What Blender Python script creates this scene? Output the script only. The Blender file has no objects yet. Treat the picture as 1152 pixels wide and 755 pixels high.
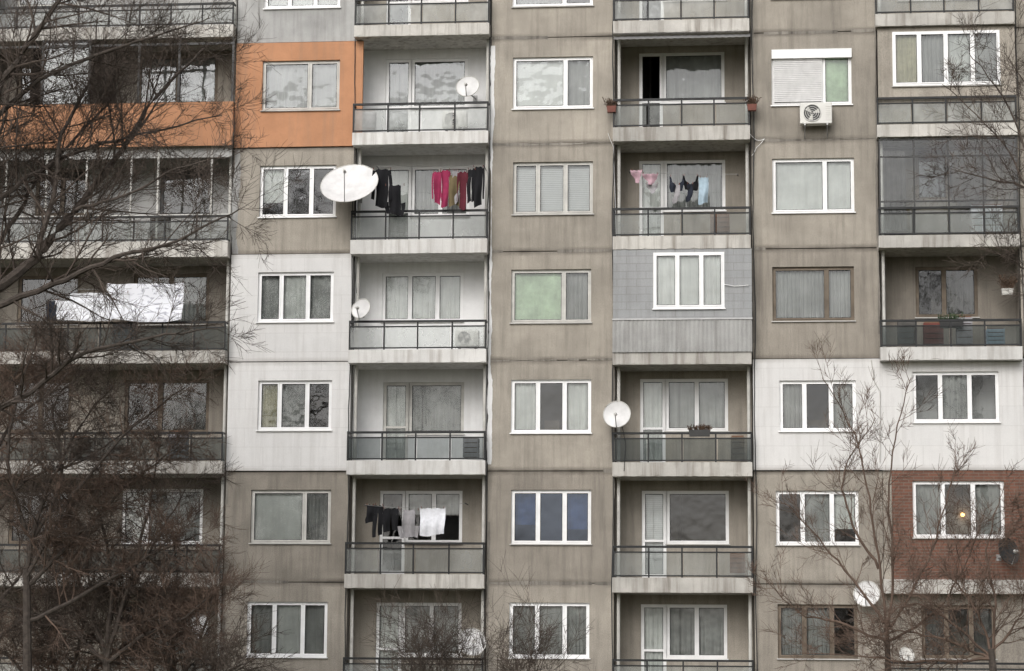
import bpy, math, random, bmesh
from mathutils import Vector, Matrix, Quaternion
random.seed(7)
R=random.uniform
scene=bpy.context.scene
# ---------------- camera ----------------
C=Vector((6.3,-60,1.7)); T=Vector((0,0,10.4))
F=(T-C).normalized(); r=F.cross(Vector((0,0,1))).normalized(); u=r.cross(F)
a=math.radians(0.45)
r2=r*math.cos(a)+u*math.sin(a); u2=u*math.cos(a)-r*math.sin(a)
FP=2638.0
cam=bpy.data.cameras.new("camera"); cam.sensor_width=36; cam.lens=36*FP/1152; cam.clip_end=4000; cam.clip_start=0.5
co=bpy.data.objects.new("camera",cam); scene.collection.objects.link(co)
M=Matrix((( r2.x,u2.x,-F.x,C.x),(r2.y,u2.y,-F.y,C.y),(r2.z,u2.z,-F.z,C.z),(0,0,0,1)))
co.matrix_world=M; scene.camera=co
# survey helper: measured photo point -> real position on the vertical plane y=Y of the facade
def U(px,py,Y=0.0):
    d=F*FP+r2*(px-576)+u2*(377.5-py)
    t=(Y-C.y)/d.y
    return C+d*t
def UR(x0,y0,x1,y1,Y=0.0):
    xm=(x0+x1)/2; ym=(y0+y1)/2
    return (U(x0,ym,Y).x,U(x1,ym,Y).x,U(xm,y1,Y).z,U(xm,y0,Y).z)
# ---------------- materials ----------------
def newmat(name):
    m=bpy.data.materials.new(name); m.use_nodes=True
    nt=m.node_tree; b=nt.nodes['Principled BSDF']; return m,nt,b
def N(nt,t,**k):
    n=nt.nodes.new(t)
    for a_,v in k.items(): setattr(n,a_,v)
    return n
def noise(nt,vec,scale,detail=3,rough=.55):
    n=N(nt,'ShaderNodeTexNoise'); n.inputs['Scale'].default_value=scale; n.inputs['Detail'].default_value=detail; n.inputs['Roughness'].default_value=rough
    if vec: nt.links.new(vec,n.inputs['Vector'])
    return n.outputs['Fac']
def mapr(nt,v,a0,a1,b0,b1):
    n=N(nt,'ShaderNodeMapRange'); nt.links.new(v,n.inputs[0])
    for i,x in enumerate((a0,a1,b0,b1)): n.inputs[i+1].default_value=x
    return n.outputs[0]
def math_(nt,op,a_,b_=None):
    n=N(nt,'ShaderNodeMath',operation=op)
    for i,x in enumerate((a_,b_)):
        if x is None: continue
        if isinstance(x,(int,float)): n.inputs[i].default_value=x
        else: nt.links.new(x,n.inputs[i])
    return n.outputs[0]
def mix(nt,f,c1,c2,bt='MIX'):
    n=N(nt,'ShaderNodeMixRGB',blend_type=bt)
    for i,x in enumerate((f,c1,c2)):
        if isinstance(x,(int,float)): n.inputs[i].default_value=x
        elif isinstance(x,tuple): n.inputs[i].default_value=(*x[:3],1)
        else: nt.links.new(x,n.inputs[i])
    return n.outputs[0]
def objco(nt): return N(nt,'ShaderNodeTexCoord').outputs['Object']
def scaled(nt,vec,s):
    n=N(nt,'ShaderNodeMapping'); n.inputs['Scale'].default_value=s; nt.links.new(vec,n.inputs[0]); return n.outputs[0]
ZJ=U(620,42).z; ZJ6=U(620,656).z; H=(ZJ-ZJ6)/5
def concrete(name,col,stain=(.09,.08,.07),amt=.5,blot=(.78,1.14),grain=.3,joint=True,brick=None,jcol=(.07,.06,.05)):
    m,nt,b=newmat(name); o=objco(nt)
    n1=noise(nt,o,.8,4,.6); n2=noise(nt,o,55,1); n3=noise(nt,scaled(nt,o,(6,6,.4)),1.0,4,.62); n4=noise(nt,o,4,4,.65)
    c=mix(nt,mapr(nt,n1,.35,.66,0,1),tuple(x*blot[0] for x in col),tuple(x*blot[1] for x in col))
    c=mix(nt,mapr(nt,n4,.3,.7,.0,.35),c,tuple(x*.75 for x in col))
    if brick:
        xyz=N(nt,'ShaderNodeSeparateXYZ'); nt.links.new(o,xyz.inputs[0]); cb=N(nt,'ShaderNodeCombineXYZ')
        nt.links.new(xyz.outputs[0],cb.inputs[0]); nt.links.new(xyz.outputs[2],cb.inputs[1])
        bk=N(nt,'ShaderNodeTexBrick'); nt.links.new(cb.outputs[0],bk.inputs[0])
        bk.inputs['Color1'].default_value=(*brick[0],1); bk.inputs['Color2'].default_value=(*brick[1],1); bk.inputs['Mortar'].default_value=(*brick[2],1)
        bk.inputs['Scale'].default_value=1; bk.inputs['Brick Width'].default_value=brick[3]; bk.inputs['Row Height'].default_value=brick[4]; bk.inputs['Mortar Size'].default_value=brick[5]
        c=mix(nt,brick[6],c,bk.outputs[0])
    s=math_(nt,'MULTIPLY',mapr(nt,n3,.47,.75,0,1),amt)
    c=mix(nt,s,c,stain)
    if joint:
        sx=N(nt,'ShaderNodeSeparateXYZ'); nt.links.new(o,sx.inputs[0])
        z=math_(nt,'DIVIDE',math_(nt,'SUBTRACT',sx.outputs[2],ZJ),H)
        z=math_(nt,'ADD',z,mapr(nt,n4,0,1,-.012,.012))
        z=math_(nt,'PINGPONG',z,.5)
        jm=math_(nt,'MULTIPLY',mapr(nt,z,.004,.045,1,0),mapr(nt,n1,.35,.6,.1,.8))
        c=mix(nt,jm,c,jcol)
    g=mapr(nt,n2,.2,.8,1-grain,1+grain)
    gc=N(nt,'ShaderNodeCombineXYZ')
    for i in range(3): nt.links.new(g,gc.inputs[i])
    c=mix(nt,1.0,c,gc.outputs[0],'MULTIPLY')
    oi=N(nt,'ShaderNodeObjectInfo'); hs=N(nt,'ShaderNodeHueSaturation'); nt.links.new(c,hs.inputs['Color'])
    nt.links.new(mapr(nt,oi.outputs['Random'],0,1,.9,1.1),hs.inputs['Value'])
    nt.links.new(hs.outputs[0],b.inputs['Base Color']); b.inputs['Roughness'].default_value=.92
    b.inputs['Specular IOR Level'].default_value=.2
    bp=N(nt,'ShaderNodeBump'); bp.inputs['Strength'].default_value=.35; bp.inputs['Distance'].default_value=.02
    nt.links.new(n4,bp.inputs['Height']); nt.links.new(bp.outputs[0],b.inputs['Normal'])
    return m
def plain(name,col,rough=.6,metal=0,var=.15,spec=.3,sc=3):
    m,nt,b=newmat(name); o=objco(nt)
    n=noise(nt,o,sc,3,.65)
    c=mix(nt,mapr(nt,n,.3,.7,0,1),tuple(x*(1-var) for x in col),tuple(min(1,x*(1+var)) for x in col))
    nt.links.new(c,b.inputs['Base Color']); b.inputs['Roughness'].default_value=rough; b.inputs['Metallic'].default_value=metal
    b.inputs['Specular IOR Level'].default_value=spec
    return m
def glassmat(name,tint=(.90,.93,.92),refl=1.9,bump=.2,glo=(.95,.97,1)):
    m,nt,b=newmat(name); nt.nodes.remove(b); out=nt.nodes['Material Output']
    t=N(nt,'ShaderNodeBsdfTransparent'); t.inputs[0].default_value=(*tint,1)
    g=N(nt,'ShaderNodeBsdfGlossy'); g.inputs['Roughness'].default_value=.03; g.inputs[0].default_value=(*glo,1)
    fr=N(nt,'ShaderNodeFresnel'); fr.inputs[0].default_value=1.5
    bp=N(nt,'ShaderNodeBump'); bp.inputs['Strength'].default_value=bump; bp.inputs['Distance'].default_value=.05
    nt.links.new(noise(nt,objco(nt),1.6,2),bp.inputs['Height']); nt.links.new(bp.outputs[0],g.inputs['Normal'])
    mx=N(nt,'ShaderNodeMixShader'); f=math_(nt,'MULTIPLY',fr.outputs[0],refl); nt.links.new(f,mx.inputs[0])
    nt.links.new(t.outputs[0],mx.inputs[1]); nt.links.new(g.outputs[0],mx.inputs[2]); nt.links.new(mx.outputs[0],out.inputs[0])
    return m
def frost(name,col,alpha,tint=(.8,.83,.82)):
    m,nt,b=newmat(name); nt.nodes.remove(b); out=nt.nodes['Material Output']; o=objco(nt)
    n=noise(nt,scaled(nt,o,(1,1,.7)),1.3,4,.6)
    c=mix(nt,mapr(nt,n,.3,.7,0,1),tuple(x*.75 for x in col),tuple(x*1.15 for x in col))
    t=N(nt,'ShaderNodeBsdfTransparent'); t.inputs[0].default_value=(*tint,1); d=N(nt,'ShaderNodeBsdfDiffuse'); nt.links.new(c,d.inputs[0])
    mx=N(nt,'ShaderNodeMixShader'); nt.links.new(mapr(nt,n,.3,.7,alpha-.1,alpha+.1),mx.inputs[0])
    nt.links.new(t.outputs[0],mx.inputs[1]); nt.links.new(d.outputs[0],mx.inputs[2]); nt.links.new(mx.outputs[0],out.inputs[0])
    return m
BE=(.352,.32,.275)
MAT={
 'beige':concrete('pebbledash_beige',BE,amt=.4),
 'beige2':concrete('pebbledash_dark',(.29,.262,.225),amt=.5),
 'grey':concrete('grey_render',(.38,.378,.37),amt=.35,grain=.12,joint=False),
 'greybrick':concrete('grey_block',(.31,.315,.32),amt=.25,grain=.1,joint=False,brick=((.29,.30,.305),(.33,.335,.34),(.24,.24,.24),.5,.2,.012,.6)),
 'white':concrete('white_insulation',(.67,.66,.65),stain=(.36,.34,.32),amt=.3,blot=(.9,1.04),grain=.05,jcol=(.36,.34,.32),brick=((.67,.66,.65),(.64,.635,.63),(.56,.55,.54),1.0,.5,.012,.5)),
 'whiteshade':concrete('white_plaster',(.82,.82,.82),stain=(.54,.52,.5),amt=.3,blot=(.92,1.04),grain=.04,joint=False),
 'orange':concrete('orange_render',(.47,.24,.135),stain=(.30,.19,.13),amt=.55,blot=(.84,1.08),grain=.06,joint=False),
 'brick':concrete('red_brick',(.17,.085,.06),stain=(.07,.045,.035),amt=.4,grain=.1,joint=False,brick=((.18,.082,.057),(.12,.06,.045),(.15,.12,.10),.25,.08,.012,.85)),
 'slab':concrete('balcony_concrete',(.54,.52,.485),stain=(.16,.135,.11),amt=.8,blot=(.7,1.1),grain=.12,joint=False),
 'slabw':concrete('balcony_concrete_painted',(.66,.65,.63),stain=(.28,.25,.22),amt=.65,blot=(.85,1.08),grain=.08,joint=False),
 'mortar':concrete('joint_mortar',(.32,.295,.26),stain=(.06,.05,.045),amt=.9,blot=(.5,1.15),grain=.2,joint=False),
 'joint':plain('joint_dark',(.05,.045,.04),1),
 'pvc':plain('white_pvc',(.82,.82,.82),.35,var=.06),
 'wood':plain('brown_frame',(.15,.12,.09),.6,var=.3),
 'dkframe':plain('dark_metal_frame',(.06,.06,.06),.5),
 'grframe':plain('old_grey_frame',(.52,.51,.48),.6),
 'rail':plain('railing_paint_dark',(.018,.019,.02),.5,var=.4),
 'glass':glassmat('window_glass'),
 'glassblue':glassmat('window_glass_blue',(.5,.58,.7),2.4,.1,(.7,.8,1)),  # blue tint supports the painted blue reflection in this window
 'frost':frost('wired_glass',(.36,.37,.36),.34),
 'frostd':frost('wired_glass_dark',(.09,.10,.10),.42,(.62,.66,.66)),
 'frostw':frost('wired_glass_light',(.56,.57,.56),.34),
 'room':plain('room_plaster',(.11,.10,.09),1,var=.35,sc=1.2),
 'cw':plain('curtain_white',(.62,.62,.60),1,var=.13,sc=1.5),
 'cs':plain('curtain_grey',(.34,.34,.33),1,var=.2,sc=1.5),
 'cb':plain('blind_white',(.60,.60,.60),.6,var=.06),
 'cg':plain('curtain_green',(.47,.56,.42),1,var=.22),
 'cy':plain('curtain_cream',(.48,.45,.33),1,var=.2),
 'cd':plain('curtain_dark',(.10,.096,.09),1,var=.3),
 'reflbl':plain('blue_pane_reflection',(.08,.13,.24),1,var=.3),  # colour of the blue reflection painted behind the glass
 'sill':plain('sill_metal',(.45,.44,.42),.6),
 'dish':plain('dish_paint',(.64,.635,.63),.45,var=.12),
 'dishdk':plain('dish_dark',(.03,.03,.03),.5),
 'metal':plain('galvanised_metal',(.35,.35,.35),.45,.6),
 'acw':plain('ac_casing',(.66,.65,.62),.5,var=.08),
 'black':plain('black_fabric',(.012,.012,.014),1,var=.3),
 'terra':plain('planter_brown_red',(.17,.07,.055),.8,var=.3),
 'dry':plain('dry_plant',(.10,.065,.045),1,var=.4),
 'leaf':plain('houseplant_leaf',(.04,.07,.03),.7,var=.3),
}
def fab(name,col): 
    MAT[name]=plain('fabric_'+name,col,1,var=.12,sc=9); return name
# ---------------- mesh builder ----------------
class MB:
    def __init__(s): s.v=[];s.f=[];s.m=[];s.mats=[];s.sm=False
    def mi(s,k):
        if k not in s.mats: s.mats.append(k)
        return s.mats.index(k)
    def quad(s,a_,b_,c_,d_,k):
        i=len(s.v); s.v+= [tuple(a_),tuple(b_),tuple(c_),tuple(d_)]; s.f.append((i,i+1,i+2,i+3)); s.m.append(s.mi(k))
    def box(s,x0,x1,y0,y1,z0,z1,k):
        if x0>x1:x0,x1=x1,x0
        i=len(s.v)
        s.v+=[(x0,y0,z0),(x1,y0,z0),(x1,y1,z0),(x0,y1,z0),(x0,y0,z1),(x1,y0,z1),(x1,y1,z1),(x0,y1,z1)]
        for f in ((0,3,2,1),(4,5,6,7),(0,1,5,4),(1,2,6,5),(2,3,7,6),(3,0,4,7)):
            s.f.append(tuple(i+j for j in f)); s.m.append(s.mi(k))
    def tube(s,pts,rad,n,k,cap=True):
        base=len(s.v); ki=s.mi(k); L=len(pts)
        for j in range(L):
            d=(pts[min(j+1,L-1)]-pts[max(j-1,0)])
            if d.length<1e-9: d=Vector((0,0,1))
            d.normalize()
            ref=Vector((0,0,1)) if abs(d.z)<.8 else Vector((1,0,0))
            e1=d.cross(ref).normalized(); e2=d.cross(e1)
            rr=rad[j] if isinstance(rad,(list,tuple)) else rad
            for q in range(n):
                t=2*math.pi*q/n; p=pts[j]+e1*(math.cos(t)*rr)+e2*(math.sin(t)*rr); s.v.append((p.x,p.y,p.z))
        for j in range(L-1):
            for q in range(n):
                q2=(q+1)%n
                s.f.append((base+j*n+q,base+j*n+q2,base+(j+1)*n+q2,base+(j+1)*n+q)); s.m.append(ki)
        if cap and n>2:
            s.f.append(tuple(base+q for q in range(n))); s.m.append(ki)
            s.f.append(tuple(base+(L-1)*n+q for q in range(n))); s.m.append(ki)
    def obj(s,name,parent=None,smooth=False,bevel=0,loc=None):
        me=bpy.data.meshes.new(name); me.from_pydata(s.v,[],s.f)
        for k in s.mats: me.materials.append(MAT[k])
        me.polygons.foreach_set('material_index',s.m)
        if smooth: me.polygons.foreach_set('use_smooth',[True]*len(s.f))
        me.update()
        o=bpy.data.objects.new(name,me); scene.collection.objects.link(o)
        if loc is not None: o.location=loc
        if parent: o.parent=parent
        if bevel:
            md=o.modifiers.new('bevel','BEVEL'); md.width=bevel; md.segments=2
        return o
def empty(name,loc=(0,0,0)):
    o=bpy.data.objects.new(name,None); scene.collection.objects.link(o); o.location=loc; o.empty_display_size=.3; return o
B=empty('apartment_building')
# ---------------- wall panel with holes ----------------
def panel(x0,x1,z0,z1,Y,holes,k,gap=.012,rev=.12,rim=.04,revk=None,name='wall_panel'):
    mb=MB(); x0+=gap;x1-=gap;z0+=gap;z1-=gap
    xs=sorted(set([x0,x1]+[h[0] for h in holes]+[h[1] for h in holes])); zs=sorted(set([z0,z1]+[h[2] for h in holes]+[h[3] for h in holes]))
    xs=[x for x in xs if x0<=x<=x1]; zs=[z for z in zs if z0<=z<=z1]
    for i in range(len(xs)-1):
        for j in range(len(zs)-1):
            cx=(xs[i]+xs[i+1])/2; cz=(zs[j]+zs[j+1])/2
            if any(h[0]<cx<h[1] and h[2]<cz<h[3] for h in holes): continue
            mb.quad((xs[i],Y,zs[j]),(xs[i+1],Y,zs[j]),(xs[i+1],Y,zs[j+1]),(xs[i],Y,zs[j+1]),k)
    rk=revk or k
    for (a0,a1,b0,b1) in holes:
        Y2=Y+rev
        mb.quad((a0,Y,b0),(a0,Y2,b0),(a0,Y2,b1),(a0,Y,b1),rk); mb.quad((a1,Y,b0),(a1,Y2,b0),(a1,Y2,b1),(a1,Y,b1),rk)
        mb.quad((a0,Y,b1),(a1,Y,b1),(a1,Y2,b1),(a0,Y2,b1),rk); mb.quad((a0,Y,b0),(a1,Y,b0),(a1,Y2,b0),(a0,Y2,b0),rk)
    Y2=Y+rim
    mb.quad((x0,Y,z0),(x0,Y2,z0),(x0,Y2,z1),(x0,Y,z1),k); mb.quad((x1,Y,z0),(x1,Y2,z0),(x1,Y2,z1),(x1,Y,z1),k)
    mb.quad((x0,Y,z1),(x1,Y,z1),(x1,Y2,z1),(x0,Y2,z1),k); mb.quad((x0,Y,z0),(x1,Y,z0),(x1,Y2,z0),(x0,Y2,z0),k)
    return mb.obj(name,B)
def curtain(mb,x0,x1,z0,z1,Y,k,amp=.03,pitch=.13):
    n=max(6,int((x1-x0)/pitch*6)); ph=R(0,6); prev=None
    for i in range(n+1):
        x=x0+(x1-x0)*i/n; w=ph+2*math.pi*(x-x0)/pitch
        y=Y+amp*math.sin(w+.8*math.sin(w*.31))
        y2=Y+amp*.5*math.sin(w+.3)
        cur=((x,y,z0),(x,y2,z1))
        if prev: mb.quad(prev[0],cur[0],cur[1],prev[1],k)
        prev=cur
def blinds(mb,x0,x1,z0,z1,Y,k,p=.05):
    z=z1
    while z>z0+.01:
        mb.quad((x0,Y+.015,z),(x1,Y+.015,z),(x1,Y,z-p*.97),(x0,Y,z-p*.97),k); z-=p
# window unit ------------------------------------------------------
def window(rc,Y,splits,panes,fr='pvc',glass='glass',sill=True,tr=None,rec=.07,fw=.05,sw=.035):
    x0,x1,z0,z1=rc; mb=MB(); y0=Y+rec; y1=y0+.07
    mb.box(x0,x1,y0,y1,z0,z0+fw,fr); mb.box(x0,x1,y0,y1,z1-fw,z1,fr)
    mb.box(x0,x0+fw,y0,y1,z0+fw,z1-fw,fr); mb.box(x1-fw,x1,y0,y1,z0+fw,z1-fw,fr)
    ed=[x0+fw]+[s for s in splits]+[x1-fw]
    for s_ in splits: mb.box(s_-fw*.45,s_+fw*.45,y0+.002,y1,z0+fw,z1-fw,fr)
    for i in range(len(ed)-1):
        a0=ed[i]+(fw*.45 if i>0 else 0); a1=ed[i+1]-(fw*.45 if i<len(ed)-2 else 0)
        b0=z0+fw;b1=z1-fw; ys=y0-.012
        if sw>0:
            mb.box(a0,a1,ys,y1-.01,b0,b0+sw,fr); mb.box(a0,a1,ys,y1-.01,b1-sw,b1,fr)
            mb.box(a0,a0+sw,ys,y1-.01,b0+sw,b1-sw,fr); mb.box(a1-sw,a1,ys,y1-.01,b0+sw,b1-sw,fr)
            # rubber gasket line round the pane
            g=.012
            mb.box(a0+sw,a1-sw,ys+.004,y0+.015,b0+sw,b0+sw+g,'rail'); mb.box(a0+sw,a1-sw,ys+.004,y0+.015,b1-sw-g,b1-sw,'rail')
            mb.box(a0+sw,a0+sw+g,ys+.004,y0+.015,b0+sw+g,b1-sw-g,'rail'); mb.box(a1-sw-g,a1-sw,ys+.004,y0+.015,b0+sw+g,b1-sw-g,'rail')
        g0,g1,h0,h1=a0+sw,a1-sw,b0+sw,b1-sw
        p=panes[i] if i<len(panes) else 'n'
        if p=='o': pass
        else:
            t_=R(-.006,.006); s__=R(-.006,.006)
            mb.quad((g0,y0+.02+t_,h0),(g1,y0+.02-t_,h0),(g1,y0+.02-t_+s__,h1),(g0,y0+.02+t_+s__,h1),glass)
        yc=y0+.1
        if p=='w': curtain(mb,a0-.02,a1+.02,z0+.0,z1,yc,'cw',.03,R(.12,.2))
        elif p=='W': curtain(mb,a0-.02,a1+.02,z0+R(.0,.1),z1,yc,'cw',.015,.22)
        elif p=='c': curtain(mb,a0-.02,a1+.02,z0,z1,yc+.03,'cs',.04,R(.1,.25))
        elif p=='g': curtain(mb,a0-.02,a1+.02,z0,z1,yc,'cg',.015,.25)
        elif p=='y': curtain(mb,a0-.02,a1+.02,z0,z1,yc,'cy')
        elif p=='d': curtain(mb,a0-.02,a1+.02,z0,z1,yc,'cd')
        elif p=='v': curtain(mb,a0-.02,a1+.02,z0,z1,yc+.02,'cs',.035,.1)
        elif p=='u': curtain(mb,a0-.02,a1+.02,z0+(z1-z0)*R(.2,.5),z1,yc+.1,'reflbl',.02,.2)  # blue sheet in the upper pane stands in for a blue reflection
        elif p=='b': blinds(mb,a0-.02,a1+.02,z0,z1,yc,'cb')
        elif p=='h': curtain(mb,a0-.03,a0+(a1-a0)*.45,z0,z1,yc,'cw',.02)
        elif p=='H': curtain(mb,a0+(a1-a0)*.55,a1+.03,z0,z1,yc,'cw',.02)
        elif p=='t': curtain(mb,a0-.03,a1+.03,z0+(z1-z0)*.55,z1,yc,'cs')
        elif p=='s': curtain(mb,a0-.03,a1+.03,z0+(z1-z0)*.3,z1,yc,'cw',.02,.16)
    if tr: mb.box(x0+fw,x1-fw,y0-.013,y1,tr-.03,tr+.03,fr)
    if sill: mb.box(x0-.03,x1+.03,Y-.05,y0-.001,z0-.03,z0-.002,'sill' if fr!='pvc' else (R(0,1)>.4 and 'pvc' or 'sill'))
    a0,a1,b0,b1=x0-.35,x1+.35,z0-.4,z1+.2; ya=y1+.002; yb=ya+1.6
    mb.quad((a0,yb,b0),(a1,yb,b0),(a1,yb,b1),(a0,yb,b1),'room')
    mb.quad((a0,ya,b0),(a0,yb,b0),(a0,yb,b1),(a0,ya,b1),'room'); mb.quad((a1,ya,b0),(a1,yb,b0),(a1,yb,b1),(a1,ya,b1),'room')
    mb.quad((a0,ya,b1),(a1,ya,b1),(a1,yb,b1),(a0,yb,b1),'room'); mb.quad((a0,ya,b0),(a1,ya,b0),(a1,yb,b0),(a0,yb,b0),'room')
    if 'n' in panes and R(0,1)<.7:
        for _ in range(2):
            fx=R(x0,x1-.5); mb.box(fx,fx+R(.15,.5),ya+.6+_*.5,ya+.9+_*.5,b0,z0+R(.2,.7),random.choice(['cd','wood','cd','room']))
    mb.obj('window',B)
def jz(i): return ZJ-H*(i-1)
ROWS=range(0,7)
cx=lambda px: U(px,340).x
XL0=U(-22,340).x; XA0=cx(259); XA1=cx(397); XC0=cx(550); XC1=cx(691.5); XE0=cx(846); XE1=cx(990); XG0=cx(1148)
XLL=XL0-3.3; XG1=XG0+3.3
def sp(l,y): return [U(x,y).x for x in l]
WIN={
'A':{0:((298,-50,383,9),[326,355],'www','pvc','grey'),
     1:((295,68,382,124),[348],'cc','grframe','orange'),
     2:((292,186,378,244),[321,350],'snn','pvc','beige'),
     3:((290,306,375,362),[316,346],'cwc','pvc','white'),
     4:((290,428,373,484),[314,345],'ycn','pvc','white'),
     5:((282,551,372,611),[342],'Wc','grframe','beige2'),
     6:((278,677,368,739),[308,340],'cwc','pvc','beige')},
'C':{0:((577,-53,667,7),[635],'cn','pvc','beige'),
     1:((577,64,667,122),[636],'Wc','pvc','beige'),
     2:((577,182,667,241),[605,636],'bbb','grframe','beige'),
     3:((575,303,665,363),[634],'gc','grframe','beige'),
     4:((575,427,665,487),[605,635],'wnw','pvc','beige'),
     5:((575,551,665,612),[605,635],'unu','pvc','beige2'),
     6:((573,678,663,740),[604,635],'vcv','pvc','beige')},
'E':{0:((868,-60,958,-2),[928],'cn','pvc','beige'),
     1:((868,57,958,118),[926],'Wg','pvc','beige'),
     2:((869,178,961,239),[928],'WW','pvc','beige'),
     3:((869,300,961,361),[930],'vv','wood','beige2'),
     4:((877,428,963,485),[905,935],'cnc','pvc','white'),
     5:((873,552,966,613),[903,936],'ncs','pvc','beige'),
     6:((875,680,965,741),[905,936],'vvn','wood','beige2')}}
COL={'A':(XA0,XA1),'C':(XC0,XC1),'E':(XE0,XE1)}
for c,rows in WIN.items():
    for i,(pr,s_,pn,fr,wk) in rows.items():
        Y=0.0
        if wk in('white','orange'): Y=-.05
        rc=UR(*pr,Y)
        x0,x1=COL[c]
        if wk=='orange': x1+=.18
        ww=jz(i+1),jz(i)
        panel(x0,x1,ww[0],ww[1],Y,[rc],wk,rim=.1 if Y else .04,rev=.2,revk='whiteshade' if (fr=='pvc' and R(0,1)<.7) else None)
        ym=(pr[1]+pr[3])/2
        gl='glassblue' if (c=='C' and i==5) else 'glass'
        window(rc,Y,[U(x,ym,Y).x for x in s_],pn,fr,gl)
for (x0,x1) in ((XLL,XL0),(XG0,XG1)):
    for i in ROWS:
        xm=(x0+x1)/2; zt=jz(i)-.55; rc=(xm-1,xm+1,zt-1.35,zt)
        k='white' if i==4 and x0>0 else ('orange' if i==1 and x0<0 else 'beige')
        panel(x0,x1,jz(i+1),jz(i),0,[rc],k,rev=.2); window(rc,0,[xm-.3,xm+.35],random.choice(['wnc','cwn','bbb','nnc']))
mb=MB()
for (x0,x1) in ((XLL,XL0),(XA0,XA1),(XC0,XC1),(XE0,XE1),(XG0,XG1)):
    for i in range(0,8):
        mb.box(x0+.03,x1-.03,.042,.16,jz(i)-.06,jz(i)+.06,'joint')
    for x in (x0,x1): mb.box(x-.03,x+.03,.043,.1,jz(7),jz(0),'joint')
mb.obj('panel_joints',B)
# hand-smeared mortar over the joints
mb=MB()
rg_=random.gauss
def ribbon(p0,p1,w0,k,Y,skip=.25,side=1):
    n=max(4,int((p1-p0).length/.07)); d=(p1-p0).normalized(); nn=Vector((-d.z,0,d.x)); st=None; wa=w0;wb=w0;on=R(0,1)>skip
    for i in range(n+1):
        if R(0,1)<.06: on=R(0,1)>skip
        p=p0.lerp(p1,i/n); wa=max(.004,min(w0*1.7,wa+rg_(0,w0*.2))); wb=max(.004,min(w0*1.7,wb+rg_(0,w0*.2)))
        cur=(p+nn*wa,p-nn*wb*side)
        if st and on: mb.quad((st[0].x,Y,st[0].z),(cur[0].x,Y,cur[0].z),(cur[1].x,Y,cur[1].z),(st[1].x,Y,st[1].z),k)
        st=cur
for c,(x0,x1) in COL.items():
    for i in range(0,8):
        if c=='A' and i in(1,2,3,4,5): continue
        if c=='E' and i in(4,5): continue
        ribbon(Vector((x0,0,jz(i))),Vector((x1,0,jz(i))),.03,'mortar',-.005,.3)
for (x,i0,i1) in ((XC1-.03,0,7),(XE0+.05,0,4),(XE1-.03,0,4),(XC0+.05,4,7),(XA1-.04,5,7),(XA0+.03,5,7)):
    ribbon(Vector((x,0,jz(i1))),Vector((x,0,jz(i0)-.02)),.025,'mortar',-.007,.3)
ribbon(Vector((XC0+.05,0,jz(4)-2.7)),Vector((XC0+.05,0,jz(1)-.2)),.04,'whiteshade',-.009,.0)
ribbon(Vector((XA0+.1,0,jz(3)+.02)),Vector((XA0+.1,0,jz(2)-.05)),.07,'grey',-.009,.1)
mb.obj('joint_mortar',B)
mb=MB(); zb=jz(7)
mb.box(XLL,XG1,.05,.3,-.3,zb-.01,'grey')
mb.box(XLL-.12,XG1+.12,-.15,12,jz(0)+.013,jz(0)+.7,'grey')
mb.box(XLL,XG1,11.7,11.95,-.3,jz(0),'beige'); mb.box(XLL-.02,XLL+.2,.3,11.69,-.3,jz(0),'beige'); mb.box(XG1-.2,XG1+.02,.3,11.69,-.3,jz(0),'beige')
mb.obj('building_body',B)
# ---------------- loggias ----------------
YF=-.38; YB=1.0
def railing(x0,x1,Y,z0,z1,k='frost',posts=5,rk='rail',sides=True):
    mb=MB()
    mb.box(x0,x1,Y-.03,Y+.03,z1-.055,z1,rk)
    mb.box(x0,x1,Y-.014,Y+.014,z1-.18,z1-.145,rk); mb.box(x0,x1,Y-.014,Y+.014,z0+.03,z0+.065,rk)
    for i in range(posts):
        x=x0+.02+(x1-x0-.04)*i/(posts-1)+(R(-.03,.03) if 0<i<posts-1 else 0); mb.box(x-.02,x+.02,Y-.02,Y+.02,z0,z1-.055,rk)
    for i in range(posts-1):
        xa=x0+.04+(x1-x0-.04)*i/(posts-1); xb=x0+(x1-x0-.04)*(i+1)/(posts-1)
        t_=R(-.006,.006); mb.quad((xa+.01,Y+t_,z0+.065),(xb-.01,Y-t_,z0+.065),(xb-.01,Y-t_,z1-.18),(xa+.01,Y+t_,z1-.18),k)
    if sides:
        for x in (x0+.02,x1-.02):
            mb.box(x-.017,x+.017,Y+.031,-.052,z1-.045,z1,rk); mb.box(x-.01,x+.01,Y+.031,-.052,z0+.03,z0+.06,rk)
            mb.quad((x,Y+.031,z0+.06),(x,-.052,z0+.06),(x,-.052,z1-.1),(x,Y+.031,z1-.1),k)
    mb.obj('balcony_railing',B)
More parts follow.
